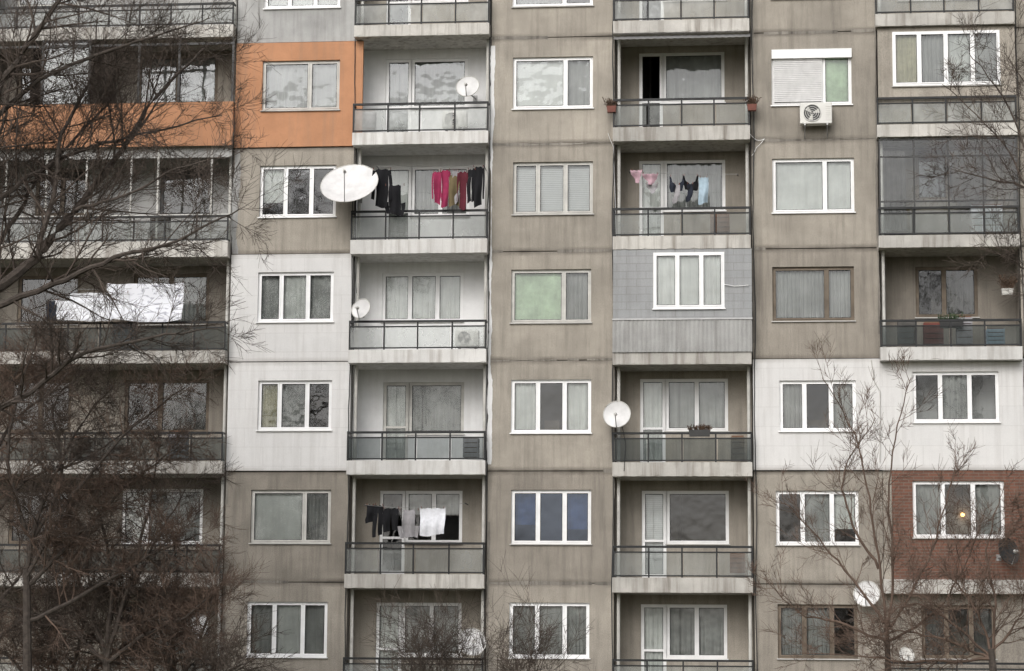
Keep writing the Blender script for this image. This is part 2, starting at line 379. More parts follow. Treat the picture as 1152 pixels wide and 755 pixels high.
def slab(x0,x1,zt,zb_,k='slab'):
    mb=MB(); n=46
    mb.box(x0,x1,YF+.012,-.053,zb_+.004,zt,k); mb.box(x0+.012,x1-.012,-.0529,YB,zb_+.001,zt-.001,k)
    lo=[zb_+(R(.015,.06) if R(0,1)<.12 else R(0,.008)) for _ in range(n+1)]; hi=[zt-R(0,.012) for _ in range(n+1)]
    for j in range(n):
        xa=x0+(x1-x0)*j/n; xb=x0+(x1-x0)*(j+1)/n
        mb.quad((xa,YF,lo[j]),(xb,YF,lo[j+1]),(xb,YF,hi[j+1]),(xa,YF,hi[j]),k)
        mb.quad((xa,YF,lo[j]),(xb,YF,lo[j+1]),(xb,YF+.03,lo[j+1]-.004),(xa,YF+.03,lo[j]-.004),k)
        mb.quad((xa,YF,hi[j]),(xb,YF,hi[j+1]),(xb,YF+.03,zt+.003),(xa,YF+.03,zt+.003),k)
    for xx in (x0,x1): mb.quad((xx,YF,zb_),(xx,YF+.012,zb_),(xx,YF+.012,zt),(xx,YF,zt),k)
    mb.obj('balcony_slab',B)
LOG={
'L':(XL0,XA0,{0:(5,30,44),1:(118,150,163),2:(243,272,290),3:(362,395,409),4:(486,519,533),5:(612,645,660),6:(740,772,788)},130),
'B':(XA1,XC0,{0:(-3,27,40),1:(115,148,162),2:(236,269,285),3:(360,393,408),4:(485,518,534),5:(610,646,662),6:(740,775,790)},474),
'D':(XC1,XE0,{0:(-8,22,36),1:(110,142,158),2:(233,265,280),3:(357,394,410),4:(486,520,536),5:(614,650,667),6:(742,777,794)},769),
'F':(XE1,XG0,{0:(-10,14,28),1:(108,139,153),2:(232,264,278),3:(359,390,405),4:(484,519,533),5:(614,652,668),6:(745,780,797)},1068)}
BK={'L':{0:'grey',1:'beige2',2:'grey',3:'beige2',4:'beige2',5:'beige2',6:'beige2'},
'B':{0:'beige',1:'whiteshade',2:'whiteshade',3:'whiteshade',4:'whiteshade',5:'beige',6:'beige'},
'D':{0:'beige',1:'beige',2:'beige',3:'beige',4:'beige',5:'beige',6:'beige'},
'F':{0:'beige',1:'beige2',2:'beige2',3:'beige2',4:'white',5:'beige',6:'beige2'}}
BW={'L':{0:[((20,-55,90,8),[],'c','grframe')],1:[((20,62,75,118),[],'d','wood'),((155,62,245,118),[200],'cc','wood')],
 2:[((180,188,240,243),[],'d','dkframe'),((40,190,100,243),[70],'nd','wood')],3:[((150,308,235,365),[192],'nc','wood'),((20,310,90,365),[],'n','wood')],
 4:[((140,427,235,487),[180],'nd','wood'),((10,427,80,487),[45],'dn','wood')],5:[((137,550,228,612),[165],'wc','pvc'),((10,550,80,612),[],'n','wood')],
 6:[((137,678,228,740),[165],'nc','wood')]},
 'B':{0:[((435,-52,527,8),[464],'nn','pvc',1)],1:[((434,66,526,122),[464],'cc','pvc',1)],2:[((434,187,528,243),[464],'wc','pvc',1)],
 3:[((430,307,521,362),[461,492],'www','pvc',0)],4:[((431,430,522,486),[461],'wc','grframe',1)],5:[((427,552,520,610),[457],'nt','pvc',1)],6:[((423,678,519,738),[453],'wc','pvc',1)]},
 'D':{0:[((719,-55,816,6),[748],'nc','pvc',1)],1:[((719,59,815,117),[747],'oc','pvc',1)],2:[((719,180,816,240),[748],'wc','pvc',1)],
 3:[],4:[((720,426,819,486),[750],'wc','pvc',1)],5:[((722,552,820,611),[751],'bn','pvc',1)],6:[((721,680,818,740),[751],'wc','pvc',1)]},
 'F':{0:[((1010,-60,1100,0),[1050],'nc','wood')],1:[],2:[((1030,165,1110,225),[1066],'nd','wood')],3:[((1030,300,1100,357),[1062],'nd','wood')],4:[],5:[],6:[]}}
SLB={}
for n,(x0,x1,rows,mx) in LOG.items():
    for i,(ry,st,sb) in rows.items():
        zt=U(mx,st,YF).z; zbt=U(mx,sb,YF).z; zr=U(mx,ry,YF).z; SLB[n,i]=(zt,zbt,zr)
for n,(x0,x1,rows,mx) in LOG.items():
    for i in ROWS:
        zt,zbt,zr=SLB[n,i]
        top=SLB[n,i-1][1] if i>0 else jz(0)
        sx0,sx1=x0-.03,x1-.02
        if not(n=='F' and i==4):
            slab(sx0,sx1,zt,zbt,'slabw' if (n=='B' and i in(1,2,3,4)) or (n=='F' and i==3) else 'slab')
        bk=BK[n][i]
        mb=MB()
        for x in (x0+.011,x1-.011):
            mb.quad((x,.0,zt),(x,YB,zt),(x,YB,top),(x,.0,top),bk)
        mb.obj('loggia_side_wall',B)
        holes=[];units=[]
        for w in BW[n][i]:
            rc=UR(*w[0],YB); ym=(w[0][1]+w[0][3])/2; s_=[U(q,ym,YB).x for q in w[1]]
            if len(w)>4 and w[4]:
                d=(rc[0],s_[0]-.03,zt+.06,rc[3]); holes.append(d); units.append((d,[],w[2][0],w[3],True))
                w2=(s_[0]-.03,rc[1],rc[3]-1.38,rc[3]); holes.append(w2); units.append((w2,[w2[0]+(w2[1]-w2[0])*.5] if R(0,1)<.3 else [],w[2][1:]*2,w[3],False))
            else:
                holes.append(rc); units.append((rc,s_,w[2],w[3],False))
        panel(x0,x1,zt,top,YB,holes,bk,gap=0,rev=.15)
        for (rc,s_,pn,fr,door) in units:
            window(rc,YB,s_,pn,fr,sill=not door,tr=(rc[2]+.95 if door else None),rec=.05)
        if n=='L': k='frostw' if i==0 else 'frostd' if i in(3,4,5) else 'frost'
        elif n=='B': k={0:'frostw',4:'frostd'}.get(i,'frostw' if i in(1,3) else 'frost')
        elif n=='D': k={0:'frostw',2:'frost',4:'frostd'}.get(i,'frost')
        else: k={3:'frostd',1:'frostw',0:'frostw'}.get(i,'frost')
        if (n,i) in (('L',1),('D',3),('F',4),('F',5)): continue
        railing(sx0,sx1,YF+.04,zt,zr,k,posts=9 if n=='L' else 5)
mb=MB()
for x in (XA1+.1,XC0-.1,XC1+.1,XE0-.1,XE1+.1,XA0-.1):
    mb.tube([Vector((x,.12,jz(7))),Vector((x,.12,jz(0)))],.045,8,'grframe')
for x in (XC0-.02,XE0+.06,XA1-.03,XG0+.05,XC1-.04):
    pts=[Vector((x+.02*math.sin(z*1.3)+R(-.008,.008),-.075,z)) for z in [jz(7)+k_*(jz(0)-jz(7))/60 for k_ in range(61)]]
    mb.tube(pts,.013,5,'rail')
def cable(l,Y,k='rail',rad=.008,sag=0):
    P=[U(x,y,Y) for x,y in l]; out=[]
    for i in range(len(P)-1):
        for s in range(8): 
            t=s/8; q=P[i].lerp(P[i+1],t); q.z-=sag*math.sin(math.pi*t); out.append(q)
    out.append(P[-1]); mb.tube(out,rad,4,k)
cable([(843,150),(852,158),(860,156),(851,166),(846,175)],-.06,'pvc',.008,.02)
cable([(684,150),(690,165),(694,280)],-.03,'pvc',.006,.02)
cable([(815,320),(826,322),(842,321)],-.4,'pvc',.010,.0)
cable([(980,405),(984,430),(990,440),(990,520)],-.07,'grframe',.012)
cable([(400,212),(398,280),(401,330)],-.06,'rail',.008,.01)
cable([(700,480),(704,500),(702,530)],-.4,'rail',.008,.0)
mb.obj('downpipes_and_cables',B)
# enclosures -------------------------------------------------------
zt,zbt,zr=SLB['L',1]; top=SLB['L',0][1]
mb=MB(); zp0=U(130,166,YF).z; zp1=U(130,117,YF).z
mb.box(XL0,XA0+.05,YF-.06,YF-.032,zp0,zp1,'orange'); mb.box(XL0,XA0+.05,YF-.031,YF+.08,zt+.002,zp1-.002,'orange'); mb.obj('orange_parapet',B)
xs=[XL0]+sp([52,105,160,205],90)+[XA0]
for q,pn in zip(range(5),['n','c','n','n','d']):
    window((xs[q],xs[q+1],zp1,top-.02),YF-.03,[],pn,'dkframe',sill=False,rec=.05,fw=.04,sw=.0) if pn=='c' else None
mb=MB()
for x in xs: mb.box(x-.03,x+.03,YF-.0,YF+.06,zp1,top,'dkframe')
mb.box(XL0,XA0,YF+.001,YF+.059,top-.2,top-.14,'dkframe'); mb.obj('loggia_posts',B)
zt,zbt,zr=SLB['L',2]; top=SLB['L',1][1]
mb=MB()
for x in sp([10,55,100,150,180,240],215): mb.box(x-.025,x+.025,YF+.12,YF+.17,zt,top,'grframe')
mb.box(XL0,XA0,YF+.121,YF+.169,zr,zr+.05,'grframe'); mb.box(XL0,XA0,YF+.121,YF+.169,top-.35,top-.02,'grey'); mb.obj('loggia_glazing',B)
zt,zbt,zr=SLB['D',3]; top=SLB['D',2][1]
YW=YF+.02
rc=UR(735,284,815,347,YW); rc=(rc[0],rc[1],rc[2],min(rc[3],top-.03))
panel(XC1-.02,XE0,U(769,361,YW).z,top-.003,YW,[rc],'greybrick',gap=0,rev=.1,name='enclosure_wall')
window(rc,YW,[U(762,315,YW).x,U(789,315,YW).x],'wWw','pvc',rec=-.02)
mb=MB(); z0=zt-.05; z1=U(769,361,YW).z; n=64
for j in range(n):
    xa=XC1-.03+(XE0-XC1+.03)*j/n; xb=XC1-.03+(XE0-XC1+.03)*(j+1)/n
    ya=YW-.05-.015*(j%2); yb=YW-.05-.015*((j+1)%2)
    mb.quad((xa,ya,z0),(xb,yb,z0),(xb,yb,z1+.02),(xa,ya,z1+.02),'grey')
mb.box(XC1-.04,XE0+.01,YW-.08,YW-.02,z1+.02,z1+.06,'metal')
for x in (XC1-.015,XE0-.012):
    mb.quad((x,YW,zt),(x,0,zt),(x,0,top),(x,YW,top),'greybrick')
mb.obj('corrugated_parapet',B)
mb=MB(); 
z=SLB['D',0][1]
for j in range(40):
    xa=XC1+(XE0-XC1)*j/40; xb=XC1+(XE0-XC1)*(j+1)/40; w=lambda q:.012*(q%2)
    mb.quad((xa,YF-.22,z-.22-w(j)),(xb,YF-.22,z-.22-w(j+1)),(xb,YF+.2,z-.02-w(j+1)),(xa,YF+.2,z-.02-w(j)),'metal')
mb.obj('corrugated_awning',B)
zt,zbt,zr=SLB['F',1]; top=SLB['F',0][1]; YW=YF+.12
rc=UR(1004,35,1125,96,YW); rc=(rc[0],rc[1],rc[2],min(rc[3],top-.05))
panel(XE1+.02,XG0-.02,zt,top-.003,YW,[rc],'beige',gap=0,rev=.1,name='enclosure_wall')
window(rc,YW,[U(q,65,YW).x for q in(1034,1064,1094)],'ycwc','pvc',rec=-.02)
zt,zbt,zr=SLB['F',2]; top=SLB['F',1][1]; YW=YF+.1
mb=MB(); xs=[XE1+.03+(XG0-XE1-.06)*q/4 for q in range(5)]
for x in xs: mb.box(x-.02,x+.02,YW,YW+.04,zt,top,'dkframe')
for z in (zt+.9,top-.05,top-.5): mb.box(xs[0]+.02,xs[-1]-.02,YW+.001,YW+.039,z-.02,z+.02,'dkframe')
for q in range(4):
    t_=R(-.01,.01); mb.quad((xs[q],YW+.02+t_,zt),(xs[q+1],YW+.02-t_,zt),(xs[q+1],YW+.02-t_,top),(xs[q],YW+.02+t_,top),'glass')
curtain(mb,xs[0]+.1,xs[1]-.2,zt+.2,top-.3,YW+.25,'cd'); curtain(mb,xs[2]+.1,xs[3]+.1,zt+.9,top-.3,YW+.3,'cd')
mb.obj('loggia_glazing',B)
YW=-.05; top=SLB['F',3][1]; bot=jz(5)
rc=UR(1027,418,1124,475,YW)
panel(XE1-.02,XG0+.02,bot,top-.003,YW,[rc],'white',gap=.004,rev=.2,rim=.1)
window(rc,YW,[U(q,447,YW).x for q in(1058,1091)],'ncn','pvc')
YW=-.03; rc=UR(1027,541,1130,605,YW); x0=U(1004,595,YW).x
zt,zbt,zr=SLB['F',5]
panel(x0,XG0,zt,bot,YW,[rc],'brick',gap=0,rev=.12)
panel(XE1,x0-.004,zt,bot,YW+.02,[],'beige',gap=0)
window(rc,YW,[U(q,570,YW).x for q in(1061,1095)],'cnc','pvc',tr=None)
panel(XE1,XG0,SLB['F',6][0],SLB['F',5][1],-.01,[UR(1037,681,1120,741,0)],'beige2',gap=0,rev=.2)
window(UR(1037,681,1120,741,0),0,[U(q,710).x for q in(1065,1093)],'dnd','wood')
p=U(1083,579,.9)
m,nt,b=newmat('bulb_reflection_glow'); b.inputs['Emission Color'].default_value=(1,.5,.15,1); b.inputs['Emission Strength'].default_value=6; b.inputs['Base Color'].default_value=(.8,.5,.2,1); MAT['glow']=m  # emission imitates a light bulb's reflection in the window
mb=MB(); mb.tube([p+Vector((0,0,z)) for z in(-.05,-.03,0,.03,.05)],[.02,.045,.055,.045,.02],10,'glow'); mb.tube([p+Vector((0,0,.05)),p+Vector((0,0,.7))],.006,5,'rail'); mb.obj('bulb_reflection',B)  # glowing bulb shape and cord, added to stand in for the reflected bulb
Y=0; mb=MB()
mb.box(U(868,60).x,U(958,60).x,-.06,.05,U(900,66).z,U(900,56).z,'pvc')
z=U(900,66).z
while z>U(900,113).z:
    mb.box(U(870,90).x,U(925,90).x,.012,.03,z-.046,z-.006,'dish'); z-=.05
mb.obj('roller_shutter',B)
# ---------------- satellite dishes ----------------
def dish(px,py,Y,rad,nrm,mount,k='dish',ry=1.0):
    c=U(px,py,Y); e=empty('satellite_dish',c); n=Vector(nrm).normalized(); q=n.to_track_quat('Z','Y').to_matrix()
    mb=MB(); NR=8;NA=36; dep=rad*.2
    def P(t,a_,o=0): return q@Vector((rad*t*math.cos(a_),rad*ry*t*math.sin(a_),dep*t*t-dep+o))
    for i in range(NR):
        for j in range(NA):
            a0=2*math.pi*j/NA;a1=2*math.pi*(j+1)/NA
            mb.quad(P(i/NR,a0),P((i+1)/NR,a0),P((i+1)/NR,a1),P(i/NR,a1),k)
    mb.tube([P(1,2*math.pi*j/NA) for j in range(NA+1)],.012,5,'grframe' if k!='dishdk' else k,False)
    mb.obj('reflector',e,smooth=True)
    mb=MB()
    down=q.inverted()@Vector((0,0,-1)); ang=math.atan2(down.y,down.x)
    foc=q@Vector((rad*.25*math.cos(ang),rad*.25*math.sin(ang),rad*.75))
    mb.tube([P(.9,ang,-.03),P(1,ang)+q@Vector((0,0,.02)),foc],.014,6,'metal')
    fd=(foc*-1).normalized(); mb.tube([foc-fd*.05,foc+fd*.02,foc+fd*.07],[.03,.035,.045],8,'grframe')
    mb.obj('feed_arm',e,smooth=False)
    mb=MB(); bk_=q@Vector((0,0,-dep)); mp=Vector(mount)
    mb.tube([bk_,bk_-n*.1],.05,8,'metal'); mb.tube([bk_-n*.1,bk_-n*.1+mp*.5+Vector((0,0,-.05)),bk_-n*.1+mp],.022,7,'metal')
    ed=bk_-n*.1+mp; mb.box(ed.x-.06,ed.x+.06,ed.y-.01,ed.y+.01,ed.z-.08,ed.z+.08,'metal')
    mb.obj('bracket',e)
dish(393,206,-.75,.76,(-.05,-.78,.62),(.15,.55,-.15))
dish(526,97,.1,.31,(-.1,-.95,.3),(.1,.6,-.1))
dish(406,347,-.55,.27,(-.35,-.9,.25),(-.1,.35,-.05))
dish(694,466,-.5,.35,(-.1,-.97,.2),(-.15,.4,-.05))
dish(531,722,-.6,.36,(.3,-.9,.3),(.1,.3,-.2))
dish(975,668,-.45,.33,(-.2,-.95,.25),(.1,.3,-.1))
dish(222,706,-.6,.34,(-.45,-.85,.3),(.1,.4,-.1))
dish(1135,620,-.5,.34,(.6,-.75,.25),(-.1,.35,-.1),'dishdk')
dish(1020,737,-.5,.2,(.3,-.9,.3),(.1,.4,-.1),'acw')
# ---------------- air conditioners ----------------
def ac(px,py,Y,w=.82,h=.56,d=.3,s=1):
    c=U(px,py,Y); e=empty('air_conditioner',c); w*=s;h*=s
    mb=MB(); mb.box(-w/2,w/2,0,d,-h/2,h/2,'acw'); mb.obj('casing',e,bevel=.02)
    mb=MB(); cxn=-w*.12; rr=h*.4
    ring=[Vector((cxn+rr*math.cos(t),-.012,rr*math.sin(t))) for t in [2*math.pi*i/24 for i in range(25)]]
    mb.tube(ring,.012,6,'acw',False)
    for q in (.25,.5,.75):
        mb.tube([Vector((cxn+rr*q*math.cos(t),-.012,rr*q*math.sin(t))) for t in [2*math.pi*i/20 for i in range(21)]],.006,5,'acw',False)
    mb.obj('fan_grille',e)
    mb=MB(); i0=[(cxn+rr*math.cos(2*math.pi*i/24),-.004,rr*math.sin(2*math.pi*i/24)) for i in range(24)]
    mb.v+=i0; mb.f.append(tuple(range(24))); mb.m.append(mb.mi('dkframe'))
    for i in range(3):
        t=i*2.1; p=Vector((cxn,-.008,0)); 
        mb.quad(p,p+Vector((math.cos(t)*rr*.9,0,math.sin(t)*rr*.9)),p+Vector((math.cos(t+.6)*rr*.9,-.001,math.sin(t+.6)*rr*.9)),p+Vector((math.cos(t+.7)*rr*.3,0,math.sin(t+.7)*rr*.3)),'grframe')
    for i in range(8): mb.box(w*.3,w*.46,-.006,-.001,-h*.35+i*h*.09,-h*.35+i*h*.09+.012,'grframe')
    mb.obj('fan',e)
    mb=MB()
    for x in(-w*.35,w*.35):
        mb.box(x-.02,x+.02,-.02,d+.1,-h/2-.045,-h/2-.003,'metal'); mb.tube([Vector((x,.02,-h/2-.05)),Vector((x,d+.1,-h/2-.3))],.014,5,'metal')
    mb.obj('bracket',e)
ac(918,127,-.42)
ac(511,134,.3,s=.8); ac(525,380,.3,s=.75)
# ---------------- laundry ----------------
def cloth(e,prof,x,z,w,h,k,Y=0,name='garment'):
    mb=MB(); ph=R(0,6)
    for st in prof:
        nz=14;nx=10;g=[]
        for j in range(nz+1):
            t=st[0][0]+(st[-1][0]-st[0][0])*j/nz
            for q in range(len(st)-1):
                if st[q][0]<=t<=st[q+1][0]+1e-6: break
            f=(t-st[q][0])/max(1e-6,st[q+1][0]-st[q][0]); xl=st[q][1]+(st[q+1][1]-st[q][1])*f; xr=st[q][2]+(st[q+1][2]-st[q][2])*f
            row=[]
            for i in range(nx+1):
                xx=xl+(xr-xl)*i/nx
                fy=.04*math.sin(xx*w*24+ph+t*1.5)*(.35+t)+.02*math.sin(t*7+ph)
                row.append((x+xx*w+.02*math.sin(t*5+ph)*t,Y+fy,z-t*h*(1+.05*math.sin(xx*5+ph))-.03*abs(math.sin(math.pi*3*xx))*(1-t)))
            g.append(row)
        for j in range(nz):
            for i in range(nx): mb.quad(g[j][i],g[j][i+1],g[j+1][i+1],g[j+1][i],k)
    o=mb.obj(name,e,smooth=False)
    bm=bmesh.new(); bm.from_mesh(o.data); bmesh.ops.remove_doubles(bm,verts=bm.verts,dist=1e-5)
    for f in bm.faces: f.smooth=True
    bm.to_mesh(o.data); bm.free()
SHIRT=[[(0,.22,.78),(.55,.2,.8),(.97,.25,.75),(1,.35,.65)],[(.55,-.02,.2),(.75,.02,.21),(.97,.12,.27)],[(.55,.8,1.02),(.75,.79,.98),(.97,.73,.88)]]
LONG=[[(0,.2,.8),(.1,.18,.82),(1,.22,.8)],[(.02,.05,.2),(.3,.0,.16),(.85,-.02,.12)],[(.02,.8,.95),(.3,.84,1.0),(.85,.88,1.03)]]
TROU=[[(0,.1,.9),(.25,.05,.95)],[(.25,.05,.49),(1,.1,.42)],[(.25,.51,.95),(1,.58,.9)]]
TOWEL=[[(0,0,1),(1,.02,.98)]]
TRI=[[(0,0,1),(.35,.1,.9),(.6,.3,.75),(1,.38,.66)]]
BRA=[[(0,.0,.12),(.35,.03,.2),(.6,.02,.48),(1,.12,.36)],[(0,.88,1),(.35,.8,.97),(.6,.52,.98),(1,.64,.88)]]
SOCK=[[(0,.1,.9),(.6,.15,.85),(.8,.0,.8),(1,.0,.6)]]
def line(p0,p1,sag=.05):
    c=(p0+p1)/2; e=empty('clothesline',c); mb=MB()
    mb.tube([p0.lerp(p1,i/10)-c-Vector((0,0,sag*math.sin(math.pi*i/10))) for i in range(11)],.005,4,'cs'); mb.obj('line',e)
    mb=MB()
    for p in(p0,p1): mb.tube([p-c,Vector((p.x-c.x,.1-c.y,p.z-c.z))],.012,6,'rail')
    mb.obj('line_bracket',e)
    return e,c
def hang(e,c,px0,px1,py0,py1,prof,k,name='garment'):
    q0=U(px0,(py0+py1)/2,c.y);q1=U(px1,(py0+py1)/2,c.y);z0=U(px0,py0,c.y).z;z1=U(px0,py1,c.y).z
    cloth(e,prof,q0.x-c.x,z0-c.z,q1.x-q0.x,z0-z1,k,R(-.01,.01),name)
    mb=MB()
    for x in(q0.x+.04,q1.x-.04): mb.box(x-c.x-.006,x-c.x+.006,-.012,.012,z0-c.z-.03,z0-c.z+.03,'terra')
    mb.obj('clothes_peg',e)
fab('magenta',(.27,.03,.08));fab('maroon',(.10,.02,.03));fab('greyf',(.3,.29,.3));fab('olive',(.14,.11,.06));fab('navy',(.02,.024,.035));fab('whitef',(.74,.75,.79));fab('pink',(.42,.28,.32));fab('lblue',(.35,.45,.52));fab('redf',(.17,.06,.05));fab('brownf',(.16,.09,.06))
Yl=-.55
e,c=line(U(424,187,Yl),U(544,186,Yl))
hang(e,c,418,441,190,232,LONG,'black','shirt');hang(e,c,432,456,208,243,SHIRT,'black','shirt')
hang(e,c,486,497,193,230,LONG,'magenta','shirt');hang(e,c,494,507,191,232,LONG,'magenta','shirt');hang(e,c,505,517,196,232,TOWEL,'olive','towel');hang(e,c,509,516,192,228,TOWEL,'greyf','towel');hang(e,c,514,527,193,235,LONG,'maroon','shirt');hang(e,c,525,536,190,228,TROU,'black','trousers');hang(e,c,531,545,187,232,LONG,'black','shirt')
e,c=line(U(410,568,Yl),U(523,566,Yl),.1)
hang(e,c,411,424,567,588,SOCK,'black','sock');hang(e,c,418,432,568,603,TROU,'black','trousers');hang(e,c,430,450,571,598,TROU,'black','trousers');hang(e,c,448,472,573,606,SHIRT,'greyf','shirt');hang(e,c,472,501,571,602,TOWEL,'whitef','towel')
Yl=-.1
e,c=line(U(708,193,Yl),U(830,196,Yl),.03)
hang(e,c,709,723,191,206,TRI,'pink','underwear');hang(e,c,722,741,195,208,TRI,'pink','underwear');hang(e,c,726,741,206,218,TRI,'greyf','underwear')
hang(e,c,753,770,198,216,BRA,'navy','underwear');hang(e,c,768,786,197,214,BRA,'black','underwear');hang(e,c,757,766,207,228,SOCK,'greyf','sock');hang(e,c,772,781,206,226,SOCK,'navy','sock')
hang(e,c,786,797,199,229,TOWEL,'lblue','towel')
Yl=-.6
m,nt,b=newmat('patterned_sheet'); o_=objco(nt); n=noise(nt,scaled(nt,o_,(2.4,2.4,7)),2.2,3,.5)
sx=N(nt,'ShaderNodeSeparateXYZ'); nt.links.new(o_,sx.inputs[0])
msk=math_(nt,'MULTIPLY',mapr(nt,n,.56,.6,0,1),mapr(nt,sx.outputs[0],.1,.9,.0,.6))
nt.links.new(mix(nt,msk,(.78,.79,.84),(.25,.25,.32)),b.inputs['Base Color']); b.inputs['Roughness'].default_value=1; MAT['sheet']=m
e,c=line(U(55,324,Yl),U(212,318,Yl),.1)
hang(e,c,62,128,338,361,TOWEL,'whitef','bedsheet'); hang(e,c,78,145,329,360,TOWEL,'whitef','bedsheet'); hang(e,c,120,207,319,361,TOWEL,'sheet','bedsheet'); hang(e,c,52,64,338,362,TOWEL,'navy','towel')
# ---------------- planters ----------------
def planter(px,py,Y,w,k='terra',leaf='dry',lh=.2,n=60):
    c=U(px,py,Y); e=empty('flower_planter',c)
    mb=MB(); h=.16
    a0=[(-w/2+.02,-.07,-h),(w/2-.02,-.07,-h),(w/2-.02,.07,-h),(-w/2+.02,.07,-h)]; b0=[(-w/2,-.1,0),(w/2,-.1,0),(w/2,.1,0),(-w/2,.1,0)]
    for i in range(4): mb.quad(a0[i],a0[(i+1)%4],b0[(i+1)%4],b0[i],k)
    mb.quad(*a0,k); mb.quad((-w/2,-.09,-.02),(w/2,-.09,-.02),(w/2,.09,-.02),(-w/2,.09,-.02),'dry'); mb.obj('trough',e)
    mb=MB()
    for i in range(n):
        p=Vector((R(-w/2,w/2),R(-.06,.06),-.02)); d=Vector((R(-.6,.6),R(-.6,.6),1)).normalized(); L=R(.4,1)*lh
        t=p+d*L; mb.tube([p,p+d*L*.6,t],[.004,.003,.002],3,leaf)
        for _ in range(3):
            s_=Vector((R(-1,1),R(-1,1),R(-.4,.8))).normalized()*R(.03,.06); s2=Vector((R(-1,1),R(-1,1),R(-1,1))).normalized()*.02; b_=p+d*L*R(.4,1)
            mb.quad(b_,b_+s_*.5+s2,b_+s_,b_+s_*.5-s2,leaf)
    mb.obj('plants',e)
planter(688,120,-.35,.25,lh=.3,n=90);planter(846,118,-.35,.25,lh=.3,n=90);planter(787,484,-.3,.55,k='dkframe',leaf='dry',lh=.18,n=130)
planter(1070,362,.0,.6,'dkframe','leaf',.3,70);planter(1133,325,.2,.3,'grframe','dry',.45,110)
def crate(px,py,Y,w,h,k):
    c=U(px,py,Y); mb=MB()
    for z in range(4): mb.box(-w/2,w/2,-.15,-.135,z*h/4+.01,(z+1)*h/4-.01,k);mb.box(-w/2,w/2,.135,.15,z*h/4+.01,(z+1)*h/4-.01,k);mb.box(-w/2,-w/2+.015,-.134,.134,z*h/4+.01,(z+1)*h/4-.01,k);mb.box(w/2-.015,w/2,-.134,.134,z*h/4+.01,(z+1)*h/4-.01,k)
    for x in(-w/2+.02,w/2-.02): mb.box(x-.015,x+.015,-.134,-.11,0,h,k)
    mb.box(-w/2+.02,w/2-.02,-.1,.1,.02,h*1.05,'brownf'); mb.obj('storage_crate',None,loc=c)
for t in ((1050,388,.1,.5,.55,'redf'),(1120,388,.1,.45,.4,'lblue'),(1020,388,.1,.45,.6,'cd'),(1085,388,.2,.4,.7,'greyf'),(140,393,.1,.6,.7,'greyf'),(60,393,.2,.6,.5,'brownf'),(1010,262,.3,.6,.6,'olive'),(1110,262,.3,.8,.7,'whitef'),(810,262,.2,.5,.5,'brownf'),(90,518,.2,.5,.6,'wood'),(830,645,.3,.4,.5,'brownf'),(530,515,.3,.4,.5,'greyf'),(830,518,.3,.35,.6,'wood'),(415,145,.3,.35,.45,'greyf'),(200,516,.2,.5,.7,'greyf'),(180,268,.2,.5,.6,'cd')): crate(*t)
# ---------------- ground ----------------
MAT['grass']=concrete('winter_grass',(.08,.085,.04),stain=(.12,.09,.06),amt=.6,grain=.4,joint=False)
MAT['pave']=concrete('paving',(.28,.27,.25),grain=.2,joint=False); MAT['kerb']=concrete('kerb_stone',(.38,.37,.35),grain=.2,joint=False); MAT['asph']=concrete('asphalt',(.05,.05,.05),grain=.3,joint=False)
mb=MB(); mb.quad((-1500,-1500,0),(1500,-1500,0),(1500,1500,0),(-1500,1500,0),'grass'); mb.obj('ground')
mb=MB(); mb.box(-40,40,-2.2,-.0,-.1,.08,'pave'); mb.obj('pavement')
mb=MB(); mb.quad((-200,-40,.004),(200,-40,.004),(200,-33,.004),(-200,-33,.004),'asph'); mb.obj('road')
mb=MB(); mb.box(-200,200,-33,-32.85,-.1,.12,'kerb'); mb.box(-200,200,-40.15,-40,-.1,.12,'kerb'); mb.obj('kerb',bevel=.01)
# ---------------- trees ----------------
MAT['bark']=plain('bark_grey_brown',(.07,.058,.05),1,var=.4,sc=8)
MAT['twig']=plain('twig_brown',(.075,.059,.049),1,var=.35,sc=2)
MAT['twigr']=plain('twig_reddish',(.115,.08,.062),1,var=.35,sc=2)
rg=random.gauss
def rvec(): return Vector((rg(0,1),rg(0,1),rg(0,1))).normalized()
def grow(mb,p,d,L,r0,lev,nch,k,up=.04,wob=.16):
    n=5 if lev>0 else 3; pts=[p.copy()]; dd=d.copy(); dirs=[]
    for i in range(n):
        dd=(dd+rvec()*wob+Vector((0,0,up))).normalized(); dirs.append(dd.copy()); p=p+dd*(L/n); pts.append(p.copy())
    rt=max(.0025,r0*.35)
    mb.tube(pts,[r0+(rt-r0)*i/n for i in range(n+1)],3 if r0<.02 else 5,k,False)
    if lev>0:
        for _ in range(nch[lev]):
            t=R(.15,1)*n; i=min(n-1,int(t)); q=pts[i].lerp(pts[i+1],t-i)
            ax=dirs[i].cross(rvec()).normalized(); nd=Quaternion(ax,math.radians(R(22,58)))@dirs[i]
            grow(mb,q,nd,L*R(.38,.7),max(.0045,(r0+(rt-r0)*t/n)*.55),lev-1,nch,k,up,wob)
